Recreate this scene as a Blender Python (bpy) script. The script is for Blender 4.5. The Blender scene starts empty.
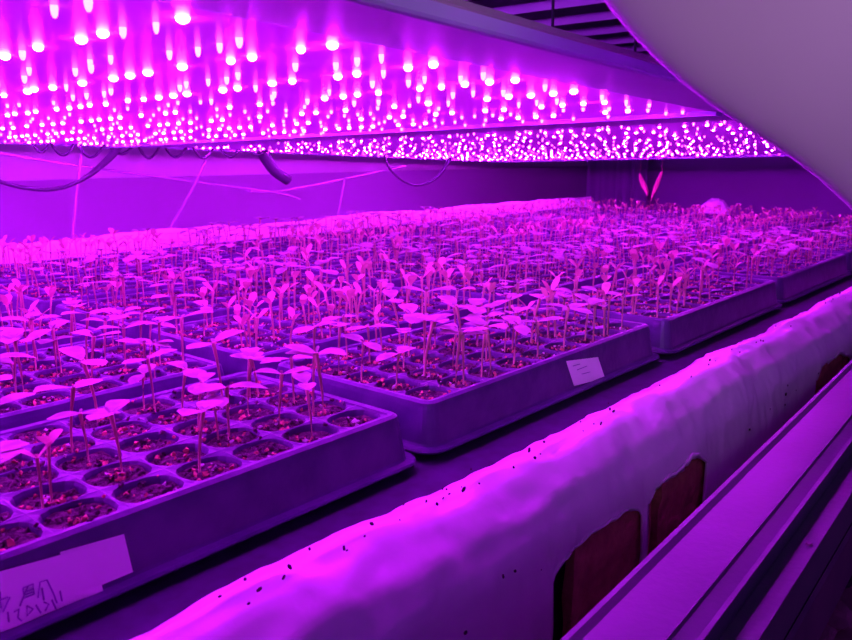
import bpy, bmesh, math, random
from mathutils import Vector, Matrix, noise
random.seed(11)
scene = bpy.context.scene
COL = scene.collection
V = Vector

# ---------------------------------------------------------------- camera
F = 805.2
CX, CY = 426.0, 320.0
CAM = V((0, 0, .275))
def vp_dir(px, py): return V((px - CX, -(py - CY), F)).normalized()
AX = vp_dir(1130, 152)
AY = vp_dir(-536, 150); AY = (AY - AX * AX.dot(AY)).normalized()
AZ = AX.cross(AY)
if AZ.y < 0: AZ = -AZ
right = V((AX.x, AY.x, AZ.x)); up = V((AX.y, AY.y, AZ.y)); fwd = V((AX.z, AY.z, AZ.z))
cd = bpy.data.cameras.new('camera'); cam = bpy.data.objects.new('camera', cd); COL.objects.link(cam)
R = Matrix((right, up, -fwd)).transposed()
cam.matrix_world = Matrix.Translation(CAM) @ R.to_4x4()
cd.sensor_width = 36; cd.lens = 36 * F / 852; cd.clip_start = .01
cd.dof.use_dof = True; cd.dof.focus_distance = 1.0; cd.dof.aperture_fstop = 13
scene.camera = cam
def P(px, py, x=None, y=None, z=None):
    r = right * (px - CX) + up * (CY - py) + fwd * F
    t = (x - CAM.x) / r.x if x is not None else (y - CAM.y) / r.y if y is not None else (z - CAM.z) / r.z
    return CAM + r * t

# ---------------------------------------------------------------- world, added fill lights, exposure
w = bpy.data.worlds.new('world'); scene.world = w; w.use_nodes = True
w.node_tree.nodes['Background'].inputs[0].default_value = (.30, .05, .85, 1)
w.node_tree.nodes['Background'].inputs[1].default_value = .17
scene.view_settings.view_transform = 'Standard'; scene.view_settings.look = 'None'
scene.view_settings.exposure = 0; scene.view_settings.gamma = 1
# unseen fill lights; the pale narrow one is added to brighten the hanging sheet
def area(name, loc, target, sx, sy, energy, color, spread=180):
    ld = bpy.data.lights.new(name, 'AREA'); ld.shape = 'RECTANGLE'; ld.size = sx; ld.size_y = sy; ld.energy = energy; ld.color = color; ld.spread = math.radians(spread)
    o = bpy.data.objects.new(name, ld); COL.objects.link(o); o.location = loc
    o.rotation_euler = (V(target) - V(loc)).to_track_quat('-Z', 'Y').to_euler(); return o
area('sheet_fill', (-.25, -.45, .55), (.70, .24, .52), .4, .3, .75, (.82, .58, .72), 50)
# violet fill added low in the aisle to lift the slats and film face
area('violet_aisle_fill', (1.3, -1.9, -.1), (1.5, 1.0, .62), 2.2, .7, 2.2, (.42, .04, 1.0), 140)
# unseen violet fill put between the panels and the rack to brighten the slats
area('rack_slat_fill', (.1, 1.5, .50), (2.4, 1.5, .62), 1.6, .08, 22, (.48, .03, 1.0))

# ---------------------------------------------------------------- materials
def mat(name, col, rough=.6, metal=0, spec=.5, noise_scale=None, col2=None, bump=0, bump_scale=None, emit=None, strength=0, trans=0, detail=4, lo_=.35, hi_=.65):
    m = bpy.data.materials.new(name); m.use_nodes = True
    nt = m.node_tree; b = nt.nodes['Principled BSDF']
    b.inputs['Base Color'].default_value = (*col, 1); b.inputs['Roughness'].default_value = rough
    b.inputs['Metallic'].default_value = metal; b.inputs['Specular IOR Level'].default_value = spec
    tc = nt.nodes.new('ShaderNodeTexCoord')
    if col2 is not None:
        n = nt.nodes.new('ShaderNodeTexNoise'); n.inputs['Scale'].default_value = noise_scale; n.inputs['Detail'].default_value = detail
        nt.links.new(tc.outputs['Object'], n.inputs['Vector'])
        r = nt.nodes.new('ShaderNodeValToRGB')
        r.color_ramp.elements[0].color = (*col, 1); r.color_ramp.elements[1].color = (*col2, 1)
        r.color_ramp.elements[0].position = lo_; r.color_ramp.elements[1].position = hi_
        nt.links.new(n.outputs['Fac'], r.inputs['Fac']); nt.links.new(r.outputs['Color'], b.inputs['Base Color'])
    if bump:
        n2 = nt.nodes.new('ShaderNodeTexNoise'); n2.inputs['Scale'].default_value = bump_scale; n2.inputs['Detail'].default_value = 5
        nt.links.new(tc.outputs['Object'], n2.inputs['Vector'])
        bp = nt.nodes.new('ShaderNodeBump'); bp.inputs['Strength'].default_value = bump; bp.inputs['Distance'].default_value = .01
        nt.links.new(n2.outputs['Fac'], bp.inputs['Height']); nt.links.new(bp.outputs['Normal'], b.inputs['Normal'])
    if emit is not None:
        b.inputs['Emission Color'].default_value = (*emit, 1); b.inputs['Emission Strength'].default_value = strength
    if trans:
        mx = nt.nodes.new('ShaderNodeMixShader'); tr = nt.nodes.new('ShaderNodeBsdfTranslucent')
        tr.inputs['Color'].default_value = (*[min(1, c * 1.1) for c in (col2 or col)], 1); mx.inputs[0].default_value = trans
        nt.links.new(b.outputs[0], mx.inputs[1]); nt.links.new(tr.outputs[0], mx.inputs[2])
        nt.links.new(mx.outputs[0], nt.nodes['Material Output'].inputs['Surface'])
    return m
M = {}
M['tray'] = mat('dark_tray_plastic', (.045, .028, .11), .42, spec=.35, noise_scale=22, col2=(.075, .045, .15), bump=.15, bump_scale=60)
M['soil'] = mat('peat_soil', (.020, .013, .025), .95, noise_scale=160, col2=(.13, .08, .10), bump=1, bump_scale=220)
M['grit'] = mat('clay_grit', (.36, .13, .09), .8, noise_scale=90, col2=(.60, .26, .17))
M['perlite'] = mat('perlite', (.45, .40, .45), .8)
M['stem'] = mat('stem', (.46, .34, .24), .5, trans=.3)
M['leaf'] = mat('leaf', (.20, .18, .18), .55, noise_scale=70, col2=(.34, .28, .27), trans=.15)
M['leaf_pale'] = mat('pale_leaf', (.44, .30, .25), .55, noise_scale=70, col2=(.62, .40, .34), trans=.25)
M['film'] = mat('white_film', (.80, .72, .82), .32, noise_scale=14, col2=(.88, .80, .88), bump=.25, bump_scale=16)
M['dirt_and_gap_shade'] = mat('dirt_and_gap_shade', (.05, .03, .04), .9)  # soil specks and stone; on the kerb wall it stands in for gap shade
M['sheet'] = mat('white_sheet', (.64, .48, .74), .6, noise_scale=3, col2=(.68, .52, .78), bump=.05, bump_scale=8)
M['brick'] = mat('red_brick', (.36, .08, .08), .9, noise_scale=38, col2=(.52, .15, .13), bump=.8, bump_scale=70)
M['alu'] = mat('aluminium', (.10, .16, .14), .42, metal=.2, noise_scale=6, col2=(.125, .19, .165), bump=.05, bump_scale=120)
M['alu_dark'] = mat('dull_aluminium', (.13, .10, .14), .5, metal=.4, noise_scale=9, col2=(.20, .15, .18))  # second aluminium tone for the lower channel, screws and posts
M['beam'] = mat('painted_beam', (.40, .40, .66), .5, noise_scale=5, col2=(.45, .45, .72))
M['beam_grey'] = mat('grey_rail', (.34, .30, .36), .5, noise_scale=8, col2=(.42, .36, .42))
M['slat'] = mat('pale_slat', (.50, .28, .66), .6, noise_scale=10, col2=(.58, .34, .70))
M['board'] = mat('lamp_board', (.34, .3, .36), .3, emit=(.50, .0, .95), strength=.55)  # own emission stands in for the LEDs' glow on the board
M['board_far'] = mat('far_lamp_board', (.22, .2, .25), .4, emit=(.42, .0, .90), strength=.38)  # same stand-in glow, dimmer and on a darker base, for the far panel
M['led'] = mat('led_lens', (.9, .9, .9), .2, emit=(.60, .008, 1), strength=620)
M['led_far'] = mat('far_led_lens', (.9, .9, .9), .2, emit=(.62, .009, 1), strength=1500)
M['led_dim'] = mat('red_led_lens', (.9, .9, .9), .2, emit=(1, .05, .9), strength=16)
M['cable'] = mat('black_cable', (.035, .02, .06), .5)
M['string'] = mat('pale_string', (.35, .22, .40), .7)
M['paper'] = mat('paper_label', (.95, .85, .96), .6, noise_scale=40, col2=(.97, .90, .98))
M['ink'] = mat('ink', (.34, .16, .50), .7)
M['bed'] = mat('dark_bed_fabric', (.02, .012, .05), .85, noise_scale=50, col2=(.03, .018, .07))
M['wall_low'] = mat('wall_film', (.34, .22, .42), .55, noise_scale=1.2, col2=(.38, .26, .48))
M['wall_up'] = mat('wall_panel', (.62, .60, .66), .55, noise_scale=1.5, col2=(.70, .66, .72))
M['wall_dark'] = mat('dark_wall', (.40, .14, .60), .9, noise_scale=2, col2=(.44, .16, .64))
M['ceil'] = mat('dark_ceiling', (.07, .05, .09), .9, noise_scale=2, col2=(.10, .07, .12))
M['floor'] = mat('soil_floor', (.30, .16, .16), .9, noise_scale=8, col2=(.45, .26, .26), bump=.5, bump_scale=20)
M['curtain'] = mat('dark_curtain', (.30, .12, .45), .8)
M['ribbon'] = mat('red_ribbon', (.95, .30, .40), .7)

# ---------------------------------------------------------------- helpers
def obj(name, bm, m, parent=None, smooth=False):
    me = bpy.data.meshes.new(name)
    if smooth:
        for f in bm.faces: f.smooth = True
    bm.to_mesh(me); bm.free()
    for q in (m if isinstance(m, (list, tuple)) else [m]): me.materials.append(q)
    o = bpy.data.objects.new(name, me); COL.objects.link(o)
    if parent is not None: o.parent = parent
    return o
def tag(o, label=None, cat=None, group=None, kind=None):
    if label: o['label'] = label
    if cat: o['category'] = cat
    if group: o['group'] = group
    if kind: o['kind'] = kind
    return o
def empty(name, loc=(0, 0, 0), rz=0):
    o = bpy.data.objects.new(name, None); COL.objects.link(o); o.location = loc; o.rotation_euler = (0, 0, rz)
    o.empty_display_size = .02
    return o
def box(bm, x0, x1, y0, y1, z0, z1, T=None, mi=0):
    vs = [bm.verts.new((x, y, z)) for x in (x0, x1) for y in (y0, y1) for z in (z0, z1)]
    if T is not None:
        for v in vs: v.co = T @ v.co
    for q in ((0, 1, 3, 2), (4, 6, 7, 5), (0, 4, 5, 1), (2, 3, 7, 6), (0, 2, 6, 4), (1, 5, 7, 3)):
        f = bm.faces.new([vs[i] for i in q]); f.material_index = mi
    return vs
def tube(bm, pts, rad, n=6, mi=0):
    pts = [V(p) for p in pts]
    if not isinstance(rad, (list, tuple)): rad = [rad] * len(pts)
    rings = []
    up0 = V((0, 0, 1))
    for i, p in enumerate(pts):
        t = (pts[min(i + 1, len(pts) - 1)] - pts[max(i - 1, 0)]).normalized()
        a = t.cross(up0)
        if a.length < .05: a = t.cross(V((1, 0, 0)))
        a.normalize(); b = t.cross(a).normalized()
        rings.append([bm.verts.new(p + (a * math.cos(2 * math.pi * k / n) + b * math.sin(2 * math.pi * k / n)) * rad[i]) for k in range(n)])
    for r0, r1 in zip(rings, rings[1:]):
        for k in range(n):
            f = bm.faces.new((r0[k], r0[(k + 1) % n], r1[(k + 1) % n], r1[k])); f.material_index = mi; f.smooth = True
    for r in (rings[0], rings[-1]):
        f = bm.faces.new(r); f.material_index = mi
def extrude_profile(bm, prof, T0, T1, closed=True, segs=1, wob=None, mis=None):
    rows = []
    for s in range(segs + 1):
        t = s / segs
        row = []
        for i, (a, b) in enumerate(prof):
            p = T0(a, b).lerp(T1(a, b), t)
            if wob: p = wob(p, i, t)
            row.append(bm.verts.new(p))
        rows.append(row)
    n = len(prof)
    for r0, r1 in zip(rows, rows[1:]):
        for i in range(n if closed else n - 1):
            f = bm.faces.new((r0[i], r0[(i + 1) % n], r1[(i + 1) % n], r1[i]))
            if mis: f.material_index = mis[i]
    if closed:
        bm.faces.new(rows[0]); bm.faces.new(rows[-1])
    bmesh.ops.recalc_face_normals(bm, faces=bm.faces)
def fbm(x, y, z, s): return noise.fractal(V((x, y, z)) * s, .6, 2.0, 4)
def quadwall(name, x0, x1, y0, y1, z0, z1, m):
    bm = bmesh.new(); box(bm, x0, x1, y0, y1, z0, z1)
    o = obj(name, bm, m); o['kind'] = 'structure'; return o

# ---------------------------------------------------------------- the room
quadwall('floor', -1.5, 6.0, -2.6, 3.3, -.90, -.85, M['floor'])
quadwall('ceiling', -1.5, 6.0, -.6, 3.3, 1.5, 1.55, M['ceil'])
bw0 = quadwall('wall_back', -1.5, 6.0, 3.0, 3.1, -.85, .165, M['wall_low'])
quadwall('wall_back_upper', -1.5, 6.0, 3.02, 3.1, .165, 1.5, M['wall_up'])
quadwall('trim_1', -1.5, 5.6, 2.985, 3.02, .15, .17, M['wall_low'])
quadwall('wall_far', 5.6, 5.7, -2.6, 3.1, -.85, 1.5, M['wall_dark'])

# ---------------------------------------------------------------- bench: bed, film covered edges
BX0, BX1 = -.6, 3.80
bm = bmesh.new(); box(bm, BX0, BX1, .484, 2.095, -.12, -.062)
tag(obj('planting_bed', bm, M['bed']), 'long dark fabric covered bench bed running under all the seedling trays', 'bench')
HOLES = [(.655, .862, -.130, .020), (.872, 1.062, -.120, .020), (1.585, 1.83, -.118, .006)]
def film_kerb(name, label, y_in, y_out, zt, zb, x0, x1, sgn):
    prof = [(y_in, -.20), (y_in, zt - .03), (y_in + sgn * .012, zt - .006), (y_in + sgn * .03, zt), (y_in + sgn * .05, zt - .008),
            (y_out - sgn * .012, zt - .032), (y_out, zt - .06), (y_out + sgn * .006, zt - .12), (y_out + sgn * .008, zb)]
    pp = []
    for (a, b), (c, d) in zip(prof, prof[1:]):
        k = 4
        for q in range(k): pp.append((a + (c - a) * q / k, b + (d - b) * q / k))
    pp.append(prof[-1])
    bm = bmesh.new()
    def wob(p, i, t):
        e = fbm(p.x * 1.0, p.y * 2.2, p.z * 1.3, 5) * .007 + math.sin(p.x * 6.3) * .0035 * (1 if p.z > -.09 else .3)
        cr = abs(noise.noise(V((p.x * 6 + p.y * 7, p.y * 4, p.z * 9)))) * .005
        p = p.copy(); p.z += e * .9 + cr * .5; p.y += sgn * (cr * .9 + fbm(p.x, 3, p.z, 8) * .005)
        return p
    k0 = 28; SEG = 900
    holes = HOLES if sgn < 0 else []
    def wob2(p, i, t):
        q = wob(p, i, t)
        for hx0, hx1, hz, hs in holes:
            if hx0 < p.x < hx1 and i >= k0 - 3:
                u = (p.x - hx0) / (hx1 - hx0); top = hz + hs * (u - .5) - .16 * max(0, u - .62) ** 1.5 - .22 * max(0, .10 - u) + .0022 * math.sin(p.x * 70) + .0012 * math.sin(p.x * 173)
                if i <= k0: q.z = q.z + (top - q.z) * (i - (k0 - 4)) / 4; q.y += .006 * (i - (k0 - 4)) / 4 - .005
        return q
    extrude_profile(bm, pp, lambda a, b: V((x0, a, b)), lambda a, b: V((x1, a - (.012 if sgn > 0 else 0), b)), False, SEG, wob2)
    bm.verts.ensure_lookup_table(); npf = len(pp); kill = []
    for f in bm.faces:
        ids = [v.index for v in f.verts]
    bm.verts.index_update()
    for f in bm.faces:
        ids = [v.index for v in f.verts]
        xs = [x0 + (x1 - x0) * (q // npf) / SEG for q in ids]; rows_ = [q % npf for q in ids]
        for hx0, hx1, hz, hs in holes:
            if min(xs) > hx0 and max(xs) < hx1 and min(rows_) >= k0: kill.append(f); break
    bmesh.ops.delete(bm, geom=kill, context='FACES')
    o = obj(name, bm, M['film'], None, True)
    s = o.modifiers.new('thick', 'SOLIDIFY'); s.thickness = .003
    return tag(o, label, 'plastic film')
kerb = film_kerb('film_covered_kerb', 'wrinkled white plastic film rolled over the front bench edge, bright along its top', .482, .395, -.041, -.34, BX0, BX1, -1)
film_kerb('film_covered_kerb', 'bright strip of white plastic film along the back edge behind the last seedlings', 2.10, 2.30, .046, -.30, BX0, BX1, 1)
# brick wall that carries the film, coloured dark for shade in the gaps
bm = bmesh.new(); box(bm, BX0, BX1, .42, .462, -.85, -.11)
tag(obj('kerb_wall', bm, M['dirt_and_gap_shade']), 'low wall under the white film at the bench front, coloured dark as shade', 'wall', kind='structure')
# specks of dirt on the film: part of it
bm = bmesh.new()
random.seed(5)
for k in range(130):
    x = .3 + random.random() ** 1.5 * 2.2; top = random.random() < .45
    if top: y = random.uniform(.425, .458); z = -.036
    else: y = .385; z = random.uniform(-.22, -.10)
    if not top and z < -.11 and any(a_ - .01 < x < b_ + .01 for a_, b_, _, _ in HOLES): continue
    s = random.uniform(.0007, .0018)
    T = Matrix.Translation((x, y, z)) @ Matrix.Rotation(random.uniform(0, 3), 4, 'Y') @ Matrix.Diagonal((s * random.uniform(1, 2.2), s * .9, s, 1))
    bmesh.ops.create_icosphere(bm, subdivisions=1, radius=1, matrix=T)
specks = obj('dirt_specks', bm, M['dirt_and_gap_shade'], kerb); specks['kind'] = 'stuff'; specks['label'] = 'dark specks of soil on the white film'

def brick(x0, x1, y0, y1, z0, z1, label, seed):
    bm = bmesh.new(); box(bm, x0, x1, y0, y1, z0, z1)
    bmesh.ops.subdivide_edges(bm, edges=bm.edges, cuts=7, use_grid_fill=True)
    cx, cz = (x0 + x1) / 2, z1
    for v in bm.verts:
        n = noise.noise_vector(v.co * 30 + V((seed, 0, 0))) * .004
        v.co += n
        ex = max(0, abs(v.co.x - cx) / ((x1 - x0) / 2) - .45)
        if v.co.z > z1 - .05: v.co.z -= ex * ex * .03 + abs(noise.noise(V((v.co.x * 25, seed, 0)))) * .010
    o = obj('brick', bm, M['brick']); tag(o, label, 'brick', 'bricks showing through gaps in the white film')
brick(.712, .90, .397, .409, -.34, -.130, 'red brick with a rounded top, nearer and lower of the two beside the metal rail', 1)
brick(.924, 1.10, .397, .409, -.34, -.122, 'narrow red brick with a chipped bright top, between the rail and the film', 2)
brick(1.64, 1.85, .397, .409, -.34, -.120, 'brownish brick far along the rail at the right edge', 3)

# ---------------------------------------------------------------- aluminium rail in front
rd = (right * (1068 - CX) + up * (CY - 152) + fwd * F).normalized(); rd.z = 0; rd.normalize()
rn = V((-rd.y, rd.x, 0))                                   # towards the bench
r0 = P(560, 640, z=-.11)                                   # a point on the rail's inner edge
def lat(px, z): return (P(px, 640, z=z) - r0).dot(rn)      # distance of a groove from that edge
def rail_T(s): return lambda a, b: r0 + rd * s + rn * a + V((0, 0, b + .11))
e1, e2, e3 = lat(580, -.11), lat(664, -.112), lat(671, -.112)
g1, g2, g3, g4 = lat(697, -.110), lat(704, -.110), lat(735, -.128), lat(760, -.128)
prof = [(.004, -.116), (0, -.110), (e1 * .5, -.108), (e1, -.1115), (e2, -.113), ((e2 + e3) / 2, -.1105), (e3, -.113),
        (g1 + .002, -.1155), (g1, -.109), (g2, -.109), (g2 - .001, -.128), (g3, -.129), (g3 - .001, -.1255), (g4, -.1255), (g4 - .001, -.17),
        (g4 + .02, -.19), (.004, -.19)]
bm = bmesh.new(); extrude_profile(bm, prof, rail_T(-1.0), rail_T(4.4))
rail = tag(obj('aluminium_rail', bm, M['alu']), 'long grooved grey aluminium rail running diagonally along the lower right corner', 'rail')
b0, b1 = lat(787, -.21), lat(762, -.16)
bm = bmesh.new(); extrude_profile(bm, [(b1 + .03, -.20), (b1 + .002, -.175), (b0 + .002, -.208), (b0, -.205), (b0 - .003, -.212), (b0, -.30), (b1 + .03, -.30)], rail_T(-1.0), rail_T(4.4))
obj('lower_channel', bm, M['alu_dark'], rail)['label'] = 'darker lower channel'
bm = bmesh.new()
for s in (.33, .95, 1.9): bmesh.ops.create_cone(bm, cap_ends=True, segments=10, radius1=.004, radius2=.003, depth=.002, matrix=Matrix.Translation(rail_T(s)((g3 + g4) / 2, -.1245)))
obj('screw_head', bm, M['alu_dark'], rail)
# posts carrying the rail
for s in (-.2, 1.3, 2.8):
    bm = bmesh.new(); c = rail_T(s)(g3, -.30); box(bm, c.x - .02, c.x + .02, c.y + .012, c.y + .05, -.85, -.24)
    obj('post', bm, M['alu_dark'], rail)
# bits of rubble on the floor in the corner
for i, (px, py, s) in enumerate([(830, 615, .05), (842, 575, .04), (815, 632, .04)]):
    c = P(px, py, z=-.83); bm = bmesh.new(); bmesh.ops.create_icosphere(bm, subdivisions=3, radius=1)
    for v in bm.verts:
        v.co = V((v.co.x * s * 1.4, v.co.y * s, v.co.z * s * .5)) * (1 + .35 * noise.noise(v.co * 1.7 + V((i * 5, 0, 0))))
    o = obj('stone', bm, M['dirt_and_gap_shade' if i % 2 else 'floor']); o.location = c
    tag(o, ['lower dark stone on the floor below the rail', 'upper dark stone on the floor below the rail', 'flat stone on the floor close to the rail edge'][i], 'stone', 'stones on the floor')

# ---------------------------------------------------------------- seedling trays
NX, NY, PX, PY = 9, 5, .0596, .0500
LX, LY = .549, .262                                        # top of a tray
def tray_mesh():
    bm = bmesh.new(); n = 20
    x0 = (LX - NX * PX) / 2; y0 = (LY - NY * PY) / 2
    for i in range(NX):
        for j in range(NY):
            cx, cy = x0 + (i + .5) * PX, y0 + (j + .5) * PY
            sq, c1, c2, c3 = [], [], [], []
            for k in range(n):
                a = 2 * math.pi * (k + .5) / n; c, s = math.cos(a), math.sin(a); m = max(abs(c), abs(s))
                sq.append(bm.verts.new((cx + c / m * PX / 2, cy + s / m * PY / 2, .0014 * (abs(math.sin(2 * a))))))
                w_ = (abs(c) ** 2.7 + abs(s) ** 2.7) ** (-1 / 2.7); hx, hy = c * w_ * PX / 2, s * w_ * PY / 2
                c1.append(bm.verts.new((cx + hx * .945, cy + hy * .945, -.0002)))
                c2.append(bm.verts.new((cx + hx * .90, cy + hy * .90, -.003)))
                c3.append(bm.verts.new((cx + hx * .74, cy + hy * .74, -.026)))
            for A, B in ((sq, c1), (c1, c2), (c2, c3)):
                for k in range(n): bm.faces.new((A[k], A[(k + 1) % n], B[(k + 1) % n], B[k]))
            bm.faces.new(c3)
    # skirt: rim, sloping wall, flared lip
    def ring(o, z, r):
        vs = []
        for (ax, ay, a0) in ((LX + o - r, LY + o - r, 0), (-o + r, LY + o - r, 90), (-o + r, -o + r, 180), (LX + o - r, -o + r, 270)):
            for q in range(6):
                a = math.radians(a0 + q * 18); vs.append(bm.verts.new((ax + r * math.cos(a), ay + r * math.sin(a), z)))
        return vs
    prof = [(-.009, -.0005, .003), (-.007, .0022, .004), (-.001, .0030, .010), (.003, .0005, .014), (.004, -.004, .015), (.0045, -.006, .015), (.0105, -.044, .020), (.012, -.0465, .022), (.020, -.0475, .028), (.0215, -.0495, .029), (.0205, -.0515, .028), (.010, -.0515, .02)]
    rings = [ring(*p) for p in prof]
    for A, B in zip(rings, rings[1:]):
        L = len(A)
        for k in range(L): bm.faces.new((A[k], A[(k + 1) % L], B[(k + 1) % L], B[k]))
    bmesh.ops.recalc_face_normals(bm, faces=bm.faces)
    return bm
def soil_mesh():
    bm = bmesh.new(); rnd = random.Random(3); n = 16
    x0 = (LX - NX * PX) / 2; y0 = (LY - NY * PY) / 2
    for i in range(NX):
        for j in range(NY):
            cx, cy = x0 + (i + .5) * PX, y0 + (j + .5) * PY; base = -.0045 + rnd.uniform(-.0025, .0015)
            prev = None; cen = bm.verts.new((cx, cy, base + .001))
            for rr in (.26, .52, .77, .91):
                ring = []
                for k in range(n):
                    a = 2 * math.pi * k / n
                    c_, s_ = math.cos(a), math.sin(a); w_ = rr * (abs(c_) ** 2.7 + abs(s_) ** 2.7) ** (-1 / 2.7); x, y = cx + c_ * w_ * PX / 2, cy + s_ * w_ * PY / 2
                    ring.append(bm.verts.new((x, y, base + noise.noise(V((x, y, 0)) * 130) * .0042 + noise.noise(V((x, y, 3)) * 45) * .003)))
                for k in range(n):
                    if prev is None: bm.faces.new((cen, ring[k], ring[(k + 1) % n]))
                    else: bm.faces.new((prev[k], ring[k], ring[(k + 1) % n], prev[(k + 1) % n]))
                prev = ring
            for q in range(rnd.randint(20, 30)):
                a, rr = rnd.uniform(0, 6.28), rnd.uniform(.002, .027); s = rnd.uniform(.0010, .0030)
                T = Matrix.Translation((cx + rr * math.cos(a), cy + rr * math.sin(a), base + .0015 + (0.0055 if rr > .0235 else 0))) @ Matrix.Rotation(rnd.uniform(0, 3), 4, (1, .4, .2)) @ Matrix.Diagonal((s * 1.2, s, s * .7, 1))
                r = bmesh.ops.create_icosphere(bm, subdivisions=1, radius=1, matrix=T)
                mi = rnd.choice((0, 0, 0, 0, 1, 1, 1, 1, 0, 2)); fs = set()
                for v in r['verts']:
                    v.co += V((rnd.uniform(-1, 1), rnd.uniform(-1, 1), rnd.uniform(-1, 1))) * s * .5
                    fs.update(v.link_faces)
                for f in fs: f.material_index = mi
    return bm
ORD = ['first', 'second', 'third', 'fourth', 'fifth', 'sixth', 'seventh', 'eighth', 'ninth', 'tenth']
TX0, TPX, TY0, TPY = .052, .5985, .552, .3125
TROWS = 5
def tray_phrase(c, r):
    return ORD[c] + ' tray of the ' + (['front row', 'second row', 'third row', 'fourth row', 'back row'][r])
proto_tray = proto_soil = None
TR = {}
rnd = random.Random(8)
for r in range(TROWS):
    for c in range(6):
        xe = TX0 + TPX * c + LX; y = TY0 + TPY * r
        if xe < .19 + .41 * (y - .55) + .10: continue
        dx, dy, rz = (0, 0, 0)
        if c and r == 0: dy = [0, 0, -.006, -.002, .002, .0, .002, 0][c]
        loc = (TX0 + TPX * c + dx, y + dy, -.010 if False else 0)
        if proto_tray is None:
            t = proto_tray = obj('seedling_tray', tray_mesh(), M['tray']); s = proto_soil = obj('potting_soil', soil_mesh(), [M['soil'], M['grit'], M['perlite']])
        else:
            t = proto_tray.copy(); COL.objects.link(t); s = proto_soil.copy(); COL.objects.link(s)
        t.location = loc; s.location = loc
        ph = tray_phrase(c, r)
        desc = 'dark cell tray of seedlings, the '
        tag(t, desc + ph + (' from the camera' if r == 0 else ''), 'seedling tray', 'seedling trays on the bench')
        tag(s, 'dark crumbly potting soil in the cells of the ' + ph, 'soil', 'potting soil in the trays', 'stuff')
        TR[(c, r)] = (t, loc)

# paper labels stuck on tray fronts (they belong to the tray)
def wall_pt(tray, px, py, off=.0012):
    """point of the tray's sloping front wall seen at this spot, a little in front of it"""
    y0 = tray[1][1]
    y = y0 - .007
    for _ in range(4):
        p = P(px, py, y=y)
        d = .004 + max(0, min(1, (-p.z - .006) / .038)) * .0065
        if p.z < -.044: d = .0105 + max(0, min(1, (-p.z - .044) / .004)) * .009
        y = y0 - d - off
    return P(px, py, y=y)
def label_mesh(tray, quad, off, nx=6, ny=5):
    bm = bmesh.new(); tl, tr, br, bl = quad; g = []
    for j in range(ny + 1):
        row = []
        for i in range(nx + 1):
            u, v = i / nx, j / ny
            px = (tl[0] * (1 - u) + tr[0] * u) * (1 - v) + (bl[0] * (1 - u) + br[0] * u) * v
            py = (tl[1] * (1 - u) + tr[1] * u) * (1 - v) + (bl[1] * (1 - u) + br[1] * u) * v
            row.append(bm.verts.new(wall_pt(tray, px, py, off) - V(tray[1])))
        g.append(row)
    for j in range(ny):
        for i in range(nx): bm.faces.new((g[j][i], g[j][i + 1], g[j + 1][i + 1], g[j + 1][i]))
    return bm
def stroke(bm, tray, pts, off=.0022, rad=.0007):
    tube(bm, [wall_pt(tray, x, y, off) - V(tray[1]) for x, y in pts], rad, 5)
T0, T1 = TR[(0, 0)], TR[(1, 0)]
lb = obj('tape_label', label_mesh(T0, [(60, 552), (124, 534), (133, 572), (66, 600)], .0010), M['paper'], T0[0]); lb['label'] = 'translucent piece of tape at the label end'
lb = obj('paper_label', label_mesh(T0, [(-60, 588), (92, 546), (104, 594), (-60, 655)], .0018), M['paper'], T0[0]); lb['label'] = 'white paper label with faint handwriting'
bm = bmesh.new()
for st in ([(-8, 603), (8, 597)], [(0, 592), (1, 608)], [(3, 612), (10, 597)],                       # faint brush strokes as on the label
           [(23, 588), (33, 584), (34, 594), (24, 598), (23, 588)], [(25, 592), (33, 589)], [(24, 595), (33, 592)], [(28, 586), (20, 606)],
           [(38, 598), (40, 582), (47, 580), (53, 592), (57, 603)], [(42, 588), (44, 600)], [(60, 591), (62, 601)],
           [(8, 612), (9, 622)], [(14, 612), (19, 609), (18, 618), (22, 621)], [(27, 606), (33, 609), (27, 616), (27, 606)], [(36, 605), (41, 613)],
           [(44, 602), (49, 604), (45, 611)], [(52, 600), (56, 609)]):
    stroke(bm, T0, st, .0026, .0006)
obj('handwriting', bm, M['ink'], lb)
lb = obj('paper_label', label_mesh(T1, [(566, 361), (598, 357), (605, 378), (574, 386)], .0018), M['paper'], T1[0]); lb['label'] = 'small crumpled white paper label'
bm = bmesh.new()
for st in ([(573, 366), (580, 364)], [(577, 370), (587, 366)], [(582, 374), (590, 372)]): stroke(bm, T1, st, .0026, .0005)
obj('handwriting', bm, M['ink'], lb)

# ---------------------------------------------------------------- seedlings
def leaf_bm(bm, origin, az, tilt, L, W, droop, fold=.15, n=5, cup=.0, mi=0):
    """a stalked oval blade leaving origin in direction az"""
    d = V((math.cos(az), math.sin(az), 0)); side = V((-d.y, d.x, 0)); rows = []
    for i in range(n + 1):
        t = i / n
        e = tilt - droop * t
        c = origin + d * (L * t * math.cos(tilt)) + V((0, 0, L * (math.sin(tilt) * t - droop * .5 * t * t)))
        wd = W * (math.sin(math.pi * min(1, t * .93 + .07)) ** .65) * (.55 + .65 * t) if t < 1 else W * .12
        if i == 0: wd = W * .10
        rows.append([bm.verts.new(c + side * (k * wd / 2) + V((0, 0, abs(k) * fold * wd / 2))) for k in (-1, 0, 1)])
    for a, b in zip(rows, rows[1:]):
        for k in (0, 1):
            f = bm.faces.new((a[k], a[k + 1], b[k + 1], b[k])); f.smooth = True; f.material_index = mi
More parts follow.
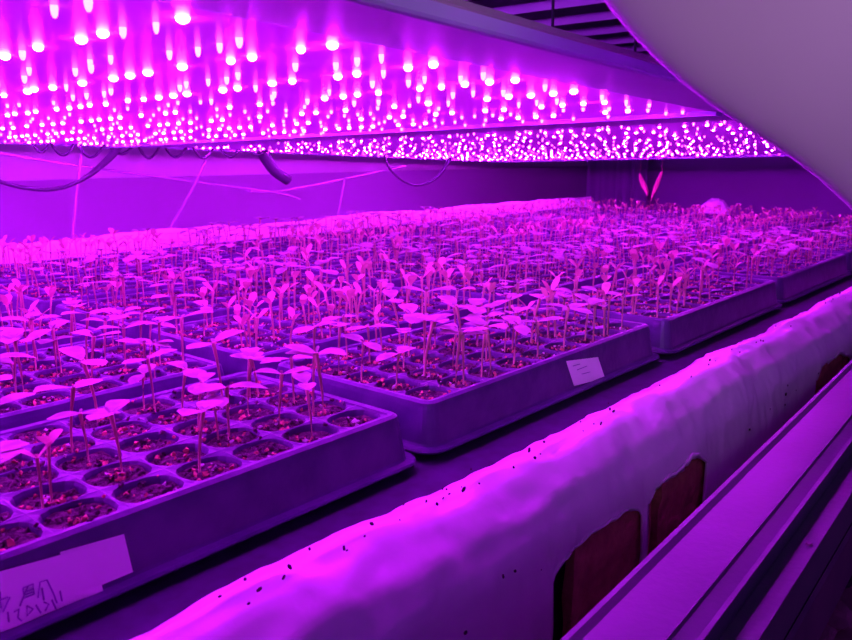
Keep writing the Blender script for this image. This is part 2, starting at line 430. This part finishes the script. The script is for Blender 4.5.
def variant(i, upright, r):
    H = r.uniform(.046, .064) if not upright else r.uniform(.040, .056)
    bx, by = r.uniform(-.008, .008), r.uniform(-.008, .008)
    pts = [V((0, 0, -.006)), V((bx * .15, by * .15, H * .3)), V((bx * .5, by * .5, H * .65)), V((bx, by, H))]
    rad = [.0012, .00125, .0015, .0024] if not upright else [.0014, .0015, .0016, .0022]
    az = r.uniform(0, 6.28)
    lv = []
    for q in range(2):
        a = az + q * math.pi + r.uniform(-.35, .35)
        if upright: lv.append((a, r.uniform(.6, 1.15), r.uniform(.022, .030), r.uniform(.012, .017), r.uniform(.1, .5), .35))
        else: lv.append((a, r.uniform(.02, .36), r.uniform(.032, .044), r.uniform(.022, .032), r.uniform(.1, .6), r.uniform(.0, .2)))
    small = [(az + math.pi / 2 + r.uniform(-.4, .4) + q * math.pi, r.uniform(.5, 1.0), r.uniform(.006, .011), r.uniform(.004, .006), .2, .3) for q in range(r.randint(1, 2))]
    return pts, rad, lv, small
rv = random.Random(21)
VARS = [variant(i, False, rv) for i in range(9)] + [variant(i, True, rv) for i in range(6)]
def add_leaf(bm, v, lf, mi=0): leaf_bm(bm, v[0][-1] - V((0, 0, .001)), *lf[:4], lf[4], lf[5], mi=mi)
PROTO = {}
def make_seedling(vi):
    v = VARS[vi]; up_ = vi >= 9
    root = empty('seedling')
    lm = M['leaf_pale'] if up_ else M['leaf']
    bm = bmesh.new(); tube(bm, v[0], v[1], 6); obj('stem', bm, M['stem'], root)
    for lf in v[2]:
        bm = bmesh.new(); add_leaf(bm, v, lf); obj('leaf', bm, lm, root)
    bm = bmesh.new()
    for lf in v[3]: add_leaf(bm, v, lf)
    obj('young_shoot', bm, lm, root)
    return root
def copy_tree(o):
    c = o.copy(); COL.objects.link(c)
    for ch in list(o.children):
        d = ch.copy(); COL.objects.link(d); d.parent = c
    return c
# every planted cell
rs = random.Random(77); cells = []; extra = []
x0 = (LX - NX * PX) / 2; y0 = (LY - NY * PY) / 2
EMPTY_CELLS = {(0, 0, 4, 0), (0, 0, 3, 0), (0, 0, 9, 0)}
for (c, r), (t, loc) in TR.items():
    upright_tray = (c + r) % 3 == 2 or c >= 5
    for i in range(NX):
        for j in range(NY):
            rr = rs.random(); jx, jy, a, s, k = rs.uniform(-.008, .008), rs.uniform(-.008, .008), rs.uniform(0, 6.28), rs.uniform(.82, 1.18), rs.random()
            if rr < .09 or (c, r, i, j) in EMPTY_CELLS: continue
            x, y = loc[0] + x0 + (i + .5) * PX + jx, loc[1] + y0 + (j + .5) * PY + jy
            if c >= 4: s *= .72
            upr = k < (.85 if upright_tray else .08)
            vi = 9 + int(rs.random() * 6) if upr else int(rs.random() * 9)
            q = V((x, y, .02)) - CAM; dz = q.dot(fwd); px = CX + F * q.dot(right) / dz if dz > 0 else -999; py = CY - F * q.dot(up) / dz if dz > 0 else 9999
            inv = -60 < px < 900 and py < 690
            if k < .36: extra.append((0 if inv else 1, q.length, c, r, i, j, x + math.cos(a) * .012, y + math.sin(a) * .012, a + 2, s * .85, (vi + 3) % 9 if vi < 9 else vi))
            cells.append((0 if inv else 1, q.length, c, r, i, j, x, y, a, s, vi))
cells += [e for e in extra]; EX = set(id(e) for e in extra); cells.sort(key=lambda e: e[:2])
rest = []
def size_word(s, vi):
    tall = VARS[vi][0][-1].z * s
    a = 'tall' if tall > .062 else 'short' if tall < .050 else 'slim'
    return a + (' upright-leaved' if vi >= 9 else ' broad-leaved')
for n_, e in enumerate(cells):
    _, _, c, r, i, j, x, y, a, s, vi = e
    if n_ >= 300: rest.append(e); continue
    if vi not in PROTO: root = PROTO[vi] = make_seedling(vi)
    else: root = copy_tree(PROTO[vi])
    root.location = (x, y, 0); root.rotation_euler = (0, 0, a); root.scale = (s, s, s)
    tag(root, '%s seedling, cell row %s, %s cell along, %s' % (('smaller second ' if id(e) in EX else '') + size_word(s, vi), ['one', 'two', 'three', 'four', 'five'][j], ORD[i], tray_phrase(c, r).replace(' of the', ' of')), 'seedling', 'seedlings growing in the cell trays')
bm = bmesh.new(); parts = []
verts, faces, mis = [], [], []
for vi in range(len(VARS)):
    b = bmesh.new(); v = VARS[vi]; tube(b, v[0], v[1], 4)
    for lf in v[2] + v[3][:1]: leaf_bm(b, v[0][-1] - V((0, 0, .001)), *lf[:4], lf[4], lf[5], n=4, mi=1 if vi < 9 else 2)
    b.verts.index_update(); parts.append(([q.co.copy() for q in b.verts], [([q.index for q in f.verts], f.material_index) for f in b.faces])); b.free()
bm.free()
for e in rest:
    _, _, c, r, i, j, x, y, a, s, vi = e
    Tm = Matrix.Translation((x, y, 0)) @ Matrix.Rotation(a, 4, 'Z') @ Matrix.Scale(s, 4)
    o0 = len(verts); verts += [Tm @ q for q in parts[vi][0]]
    for f, mi in parts[vi][1]: faces.append([o0 + q for q in f]); mis.append(mi)
me = bpy.data.meshes.new('distant_seedlings'); me.from_pydata(verts, [], faces)
me.polygons.foreach_set('material_index', mis); me.polygons.foreach_set('use_smooth', [True] * len(faces))
for m_ in ('stem', 'leaf', 'leaf_pale'): me.materials.append(M[m_])
o = bpy.data.objects.new('distant_seedlings', me); COL.objects.link(o)
tag(o, 'dense mass of small seedlings filling the trays towards the back of the bench', 'seedlings', 'seedlings growing in the cell trays', 'stuff')

# ---------------------------------------------------------------- LED grow light panels, hung slightly tilted
TU = vp_dir(1083, 186); TV = vp_dir(-527, 185); TV = (TV - TU * TU.dot(TV)).normalized(); TW = TU.cross(TV)
if TW.y < 0: TW = -TW
def toworld(v): return (right * v.x + up * v.y + fwd * v.z).normalized()
U_, V_, W_ = toworld(TU), toworld(TV), toworld(TW)
PM = Matrix((U_, V_, W_)).transposed().to_4x4(); PM.translation = CAM
HP = .125
def panel(u0, u1, v0, v1, w0, label, seed, beam):
    root = empty('grow_light_panel'); root.matrix_world = PM @ Matrix.Translation((u0, v0, w0))
    tag(root, label, 'grow light', 'grow light panels hung over the bench')
    LU, LV = u1 - u0, v1 - v0
    bm = bmesh.new(); box(bm, .012, LU - .012, .012, LV - .012, 0, .012); obj('board', bm, M['board' if beam else 'board_far'], root)
    # frame: end lips and back lip
    bm = bmesh.new()
    box(bm, LU - .030, LU, 0, LV, -.008, .022); box(bm, 0, .014 if beam else .14, 0, LV, -.005, .022); box(bm, 0, LU, LV - .014, LV, -.005, .022)
    obj('frame', bm, M['beam'], root)
    T = lambda u: (lambda a, b: V((u, a, b)))
    bm = bmesh.new(); extrude_profile(bm, [(.012, -.0005), (.006, -.0015), (-.118, -.0092), (-.122, -.0082), (-.124, -.006), (-.123, .004), (.012, .016)], T(-.0), T(LU + .004))
    o = obj('front_beam', bm, M['beam'], root)
    bm = bmesh.new(); extrude_profile(bm, [(-.121, .0045), (-.122, .006), (-.118, .0125), (-.114, .0135), (.03, .0185), (.03, .0165)], T(-.0), T(LU + .006))
    obj('top_rail', bm, M['beam_grey'], root)['label'] = 'greyer rail on top of the front beam'
    bm = bmesh.new(); box(bm, .02, LU - .02, .034, LV - .02, .022, .05); obj('housing', bm, M['beam_grey'], root)
    r = random.Random(seed); L = []
    nu = int(LU / .0768)
    off = (.377 - u0) % .0768
    for k in range(nu + 1):
        u = off + k * .0768
        if u > LU - .04 or u < (.02 if beam else .17): continue
        main = round((u + u0 - .377) / .0768) % 2 == 0
        v = .045
        j = 0
        while v < LV - .03:
            gap = j % 6 == 5
            if not gap and not (r.random() < ((.05 if beam else .16) if main else .25)):
                L.append((u + r.uniform(-.004, .004) * (1 if beam else 3) + (0 if main else r.uniform(-.018, .018)), v + r.uniform(-.003, .003) * (1 if beam else 3), main and r.random() < .85, r.uniform(.85, 1.15)))
            v += .036; j += 1
    def led_bm(bm, n, rg):
        prof = [(1, 0), (1, .35), (.8, .85), (.38, 1.15)]
        rr = [[bm.verts.new((a * math.cos(2 * math.pi * k / n), a * math.sin(2 * math.pi * k / n), -b)) for k in range(n)] for a, b in prof[:rg]]
        for A, B in zip(rr, rr[1:]):
            for k in range(n): f = bm.faces.new((A[k], B[k], B[(k + 1) % n], A[(k + 1) % n])); f.smooth = True
        f = bm.faces.new(list(reversed(rr[-1])))
    bm = bmesh.new(); led_bm(bm, 10, 4); bmesh.ops.recalc_face_normals(bm, faces=bm.faces)
    proto = obj('led', bm, M['led' if beam else 'led_far'], root)
    bm = bmesh.new(); led_bm(bm, 10, 4); bmesh.ops.recalc_face_normals(bm, faces=bm.faces)
    proto_d = obj('led', bm, M['led_dim'], root)
    def vis(e):
        q = root.matrix_world @ V((e[0], e[1], 0)) - CAM; dz = q.dot(fwd)
        if dz <= .02: return 9
        px, py = CX + F * q.dot(right) / dz, CY - F * q.dot(up) / dz
        return q.length if -10 < px < 860 and -10 < py else 9 + q.length
    bpy.context.view_layer.update()
    L.sort(key=vis)
    used = {True: False, False: False}
    RB, RD = (.0050, .0028) if beam else (.0030, .0020)
    for e in L[:100]:
        p = proto if e[2] else proto_d
        if used[e[2]]: p = p.copy(); COL.objects.link(p)
        used[e[2]] = True
        p.location = (e[0], e[1], 0)
        p.scale = (RB * e[3], RB * e[3], RB * .8) if e[2] else (RD * e[3], RD * e[3], RD * 2.6)
    bm1, bm2 = bmesh.new(), bmesh.new(); n = 6
    for e in L[100:]:
        bm, rad, h = (bm1, RB * .9, RB * .8) if e[2] else (bm2, RD, RD * 1.8)
        a = [bm.verts.new((e[0] + rad * math.cos(q * math.pi / 3), e[1] + rad * math.sin(q * math.pi / 3), 0)) for q in range(n)]
        b = [bm.verts.new((e[0] + .7 * rad * math.cos(q * math.pi / 3), e[1] + .7 * rad * math.sin(q * math.pi / 3), -h)) for q in range(n)]
        for k in range(n): bm.faces.new((a[k], b[k], b[(k + 1) % n], a[(k + 1) % n]))
        bm.faces.new(list(reversed(b)))
    me = bpy.data.meshes.new('leds')
    for f in bm2.faces: f.material_index = 1
    tmp = bpy.data.meshes.new('t'); bm2.to_mesh(tmp); bm1.from_mesh(tmp); bm2.free(); bpy.data.meshes.remove(tmp)
    o = obj('leds', bm1, [M['led' if beam else 'led_far'], M['led_dim']], root); o['kind'] = 'stuff'
    # hanging rods
    for uu in (.15, LU - .15):
        for vv in (.25, LV - .15):
            top = root.matrix_world @ V((uu, vv, .045)); ln = (.618 - top.z) / W_.z
            bm = bmesh.new(); tube(bm, [(uu, vv, .045), (uu, vv, .045 + ln)], .003); obj('hanging_wire', bm, M['cable'], root)
    return root
panel(-.62, 1.425, .495, 2.47, HP, 'nearest LED grow light panel, its large bright dots filling the upper left', 1, 1)
panel(1.46, 3.62, .495, 2.47, HP + .004, 'farther LED grow light panel of tiny dense dots, beyond the bright seam', 2, 0)

# ---------------------------------------------------------------- slatted upper rack above the panels
rack = empty('upper_rack', (0, 0, .62)); tag(rack, 'slatted rack of pale cross bars overhead, above the grow light beam', 'rack')
for k in range(19):
    x = .95 + k * .235
    bm = bmesh.new(); box(bm, -.075, .075, -.1, 2.6, 0, .022, Matrix.Translation((x, 0, .03)) @ Matrix.Rotation(math.radians(-22), 4, 'Y')); obj('slat', bm, M['slat'], rack)
for y in (.75, 2.3):
    bm = bmesh.new(); box(bm, .5, 5.4, y, y + .06, .085, .13); obj('crossbar', bm, M['slat'], rack)
bm = bmesh.new(); box(bm, .5, 5.4, -.1, 2.6, .30, .31); obj('deck', bm, M['ceil'], rack)

# ---------------------------------------------------------------- rolled white sheet hanging at the upper right
sil = [(540, -80, .38), (580, -40, .40), (604, 2, .43), (650, 55, .47), (709, 105, .52), (765, 139, .57), (820, 176, .63), (870, 226, .70), (940, 300, .80)]
bm = bmesh.new(); rows = []; n = 40
for i, (px, py, d) in enumerate(sil):
    r_ = right * (px - CX) + up * (CY - py) + fwd * F
    p = CAM + r_ / F * d
    a = sil[max(i - 1, 0)]; b = sil[min(i + 1, len(sil) - 1)]
    t2 = V((b[0] - a[0], b[1] - a[1])); t2.normalize(); nrm = V((t2[1], -t2[0]))          # up and to the right on the picture
    dirn = (right * nrm[0] - up * nrm[1]).normalized()
    Rr = .19; c = p + dirn * Rr
    ring = []
    for k in range(n):
        th = 2 * math.pi * k / n
        q = c + (-dirn * math.cos(th) + fwd * math.sin(th) * .30) * Rr
        ring.append(bm.verts.new(q))
    rows.append(ring)
for A, B in zip(rows, rows[1:]):
    for k in range(n): bm.faces.new((A[k], A[(k + 1) % n], B[(k + 1) % n], B[k]))
bm.faces.new(rows[0]); bm.faces.new(rows[-1]); bmesh.ops.recalc_face_normals(bm, faces=bm.faces)
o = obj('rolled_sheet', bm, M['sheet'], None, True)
sm = o.modifiers.new('sub', 'SUBSURF'); sm.levels = sm.render_levels = 1
tag(o, 'large blurred roll of white plastic sheeting hanging close to the camera', 'plastic roll')

# ---------------------------------------------------------------- cables and strings behind the panels
YB = 2.46
def pp(pts, y): return [P(a, b, y=y) for a, b in pts]
def smoothp(pts, n=6):
    out = []
    for i in range(len(pts) - 1):
        p0, p1, p2, p3 = pts[max(i - 1, 0)], pts[i], pts[i + 1], pts[min(i + 2, len(pts) - 1)]
        for k in range(n):
            t = k / n
            out.append(.5 * ((2 * p1) + (p2 - p0) * t + (2 * p0 - 5 * p1 + 4 * p2 - p3) * t * t + (3 * p1 - p0 - 3 * p2 + p3) * t ** 3))
    out.append(pts[-1]); return out
def cable(name, pts, rad, label, cat, m='cable', group=None, y=YB):
    bm = bmesh.new(); q = smoothp(pp(pts, y)); rr = rad
    if isinstance(rad, tuple): rr = [rad[0] + (rad[1] - rad[0]) * max(0, (i / (len(q) - 1) - .55) / .45) for i in range(len(q))]
    tube(bm, q, rr, 8); return tag(obj(name, bm, M[m]), label, cat, group)
cable('power_cable', [(-20, 175), (20, 187), (55, 189), (85, 178), (112, 155), (120, 140)], (.006, .019), 'thick dark power cable sagging in an arc at the far left behind the lamp', 'cable', group='dark cables behind the lamps')
coil = []
x = 32
for k in range(9):
    wdt = [18, 26, 30, 30, 26, 28, 27, 26, 28][k]; dep = [8, 11, 13, 10, 14, 13, 14, 13, 11][k]
    for q in range(6):
        t = q / 6; coil.append((x + wdt * t, 143 + (dep + 2) * math.sin(math.pi * t) - 1))
    x += wdt
cable('looped_wire', coil, .0045, 'row of small dark wire loops hanging under the lamp edge at upper left', 'cable', group='dark cables behind the lamps', y=2.452)
cable('hanging_cable', [(384, 150), (389, 168), (405, 182), (420, 185), (436, 178), (448, 162), (452, 150)], (.005, .012), 'single dark cable loop below the middle of the lamp edge', 'cable', group='dark cables behind the lamps', y=2.455)
cable('cable_bundle', [(262, 152), (270, 165), (276, 172), (288, 180)], .022, 'dark lump of bunched cable under the lamp, right of the wire loops', 'cable', group='dark cables behind the lamps', y=2.47)
cable('string', [(82, 150), (77, 190), (72, 246)], .0045, 'pale vertical string hanging in front of the back wall, crossing the thick cable', 'string', 'string', 'pale strings by the back wall', y=2.462)
cable('string', [(206, 160), (192, 190), (170, 228), (160, 246)], .0045, 'pale string slanting down to the left below the wire loops', 'string', 'string', 'pale strings by the back wall', y=2.462)
cable('string', [(345, 178), (340, 205), (335, 226)], .004, 'short faint upright string between the cable lump and the loop', 'string', 'string', 'pale strings by the back wall', y=2.462)
cable('string', [(-10, 152), (80, 166), (180, 180), (270, 192), (300, 199)], .0035, 'long faint string running across the back wall from the left edge', 'string', 'string', 'pale strings by the back wall', y=2.475)
cable('string', [(250, 191), (275, 192), (330, 182), (405, 166)], .0045, 'pale string rising to the right towards the lamp edge', 'string', 'string', 'pale strings by the back wall', y=2.478)

# ---------------------------------------------------------------- far end: curtain, ribbons, bag
bm = bmesh.new(); prev = None
a, b = P(566, 200, x=5.35), P(645, 200, x=5.35)
N = 90
for k in range(N + 1):
    t = k / N; c = a.lerp(b, t); off = math.sin(t * 34) * .03 + math.sin(t * 71 + 1) * .01
    top = bm.verts.new((c.x + off, c.y, .62)); bot = bm.verts.new((c.x + off * 1.2, c.y, -.75))
    if prev: bm.faces.new((prev[0], top, bot, prev[1]))
    prev = (top, bot)
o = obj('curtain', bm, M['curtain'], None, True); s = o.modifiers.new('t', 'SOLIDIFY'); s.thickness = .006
tag(o, 'dark folded curtain hanging at the far end of the bench', 'curtain')
def ribbon(px, pts, label):
    q = [P(a_, b_, x=3.95) for a_, b_, _ in pts]; bm = bmesh.new(); tube(bm, [V((q[0].x, q[0].y, .62)), q[0] + V((0, 0, .004))] + q, [.0008, .0008] + [c_ * .6 for _, _, c_ in pts], 8)
    tag(obj('ribbon', bm, M['ribbon']), label, 'ribbon', 'red ribbons at the far end')
ribbon(0, [(640, 174, .008), (641, 179, .020), (644, 186, .026), (647, 192, .016), (647, 196, .005)], 'small pink red ribbon hanging by the curtain, the oval one')
ribbon(0, [(662, 172, .010), (659, 179, .018), (656, 187, .022), (653, 194, .012), (651, 200, .005)], 'small pink red ribbon, slanted, away from the curtain')
bm = bmesh.new(); bmesh.ops.create_uvsphere(bm, u_segments=24, v_segments=14, radius=1)
for v in bm.verts:
    v.co = V((v.co.x * .06, v.co.y * .075, max(v.co.z, -.8) * .066 * (1 - .3 * (v.co.x ** 2 + v.co.y ** 2)) + .012 * noise.noise(v.co * 3)))
o = obj('plastic_bag', bm, M['wall_up'], None, True); c = P(715, 203, x=3.72); o.location = (3.72, c.y, -.005)
tag(o, 'small pale plastic bag lying at the far end of the bench', 'bag')
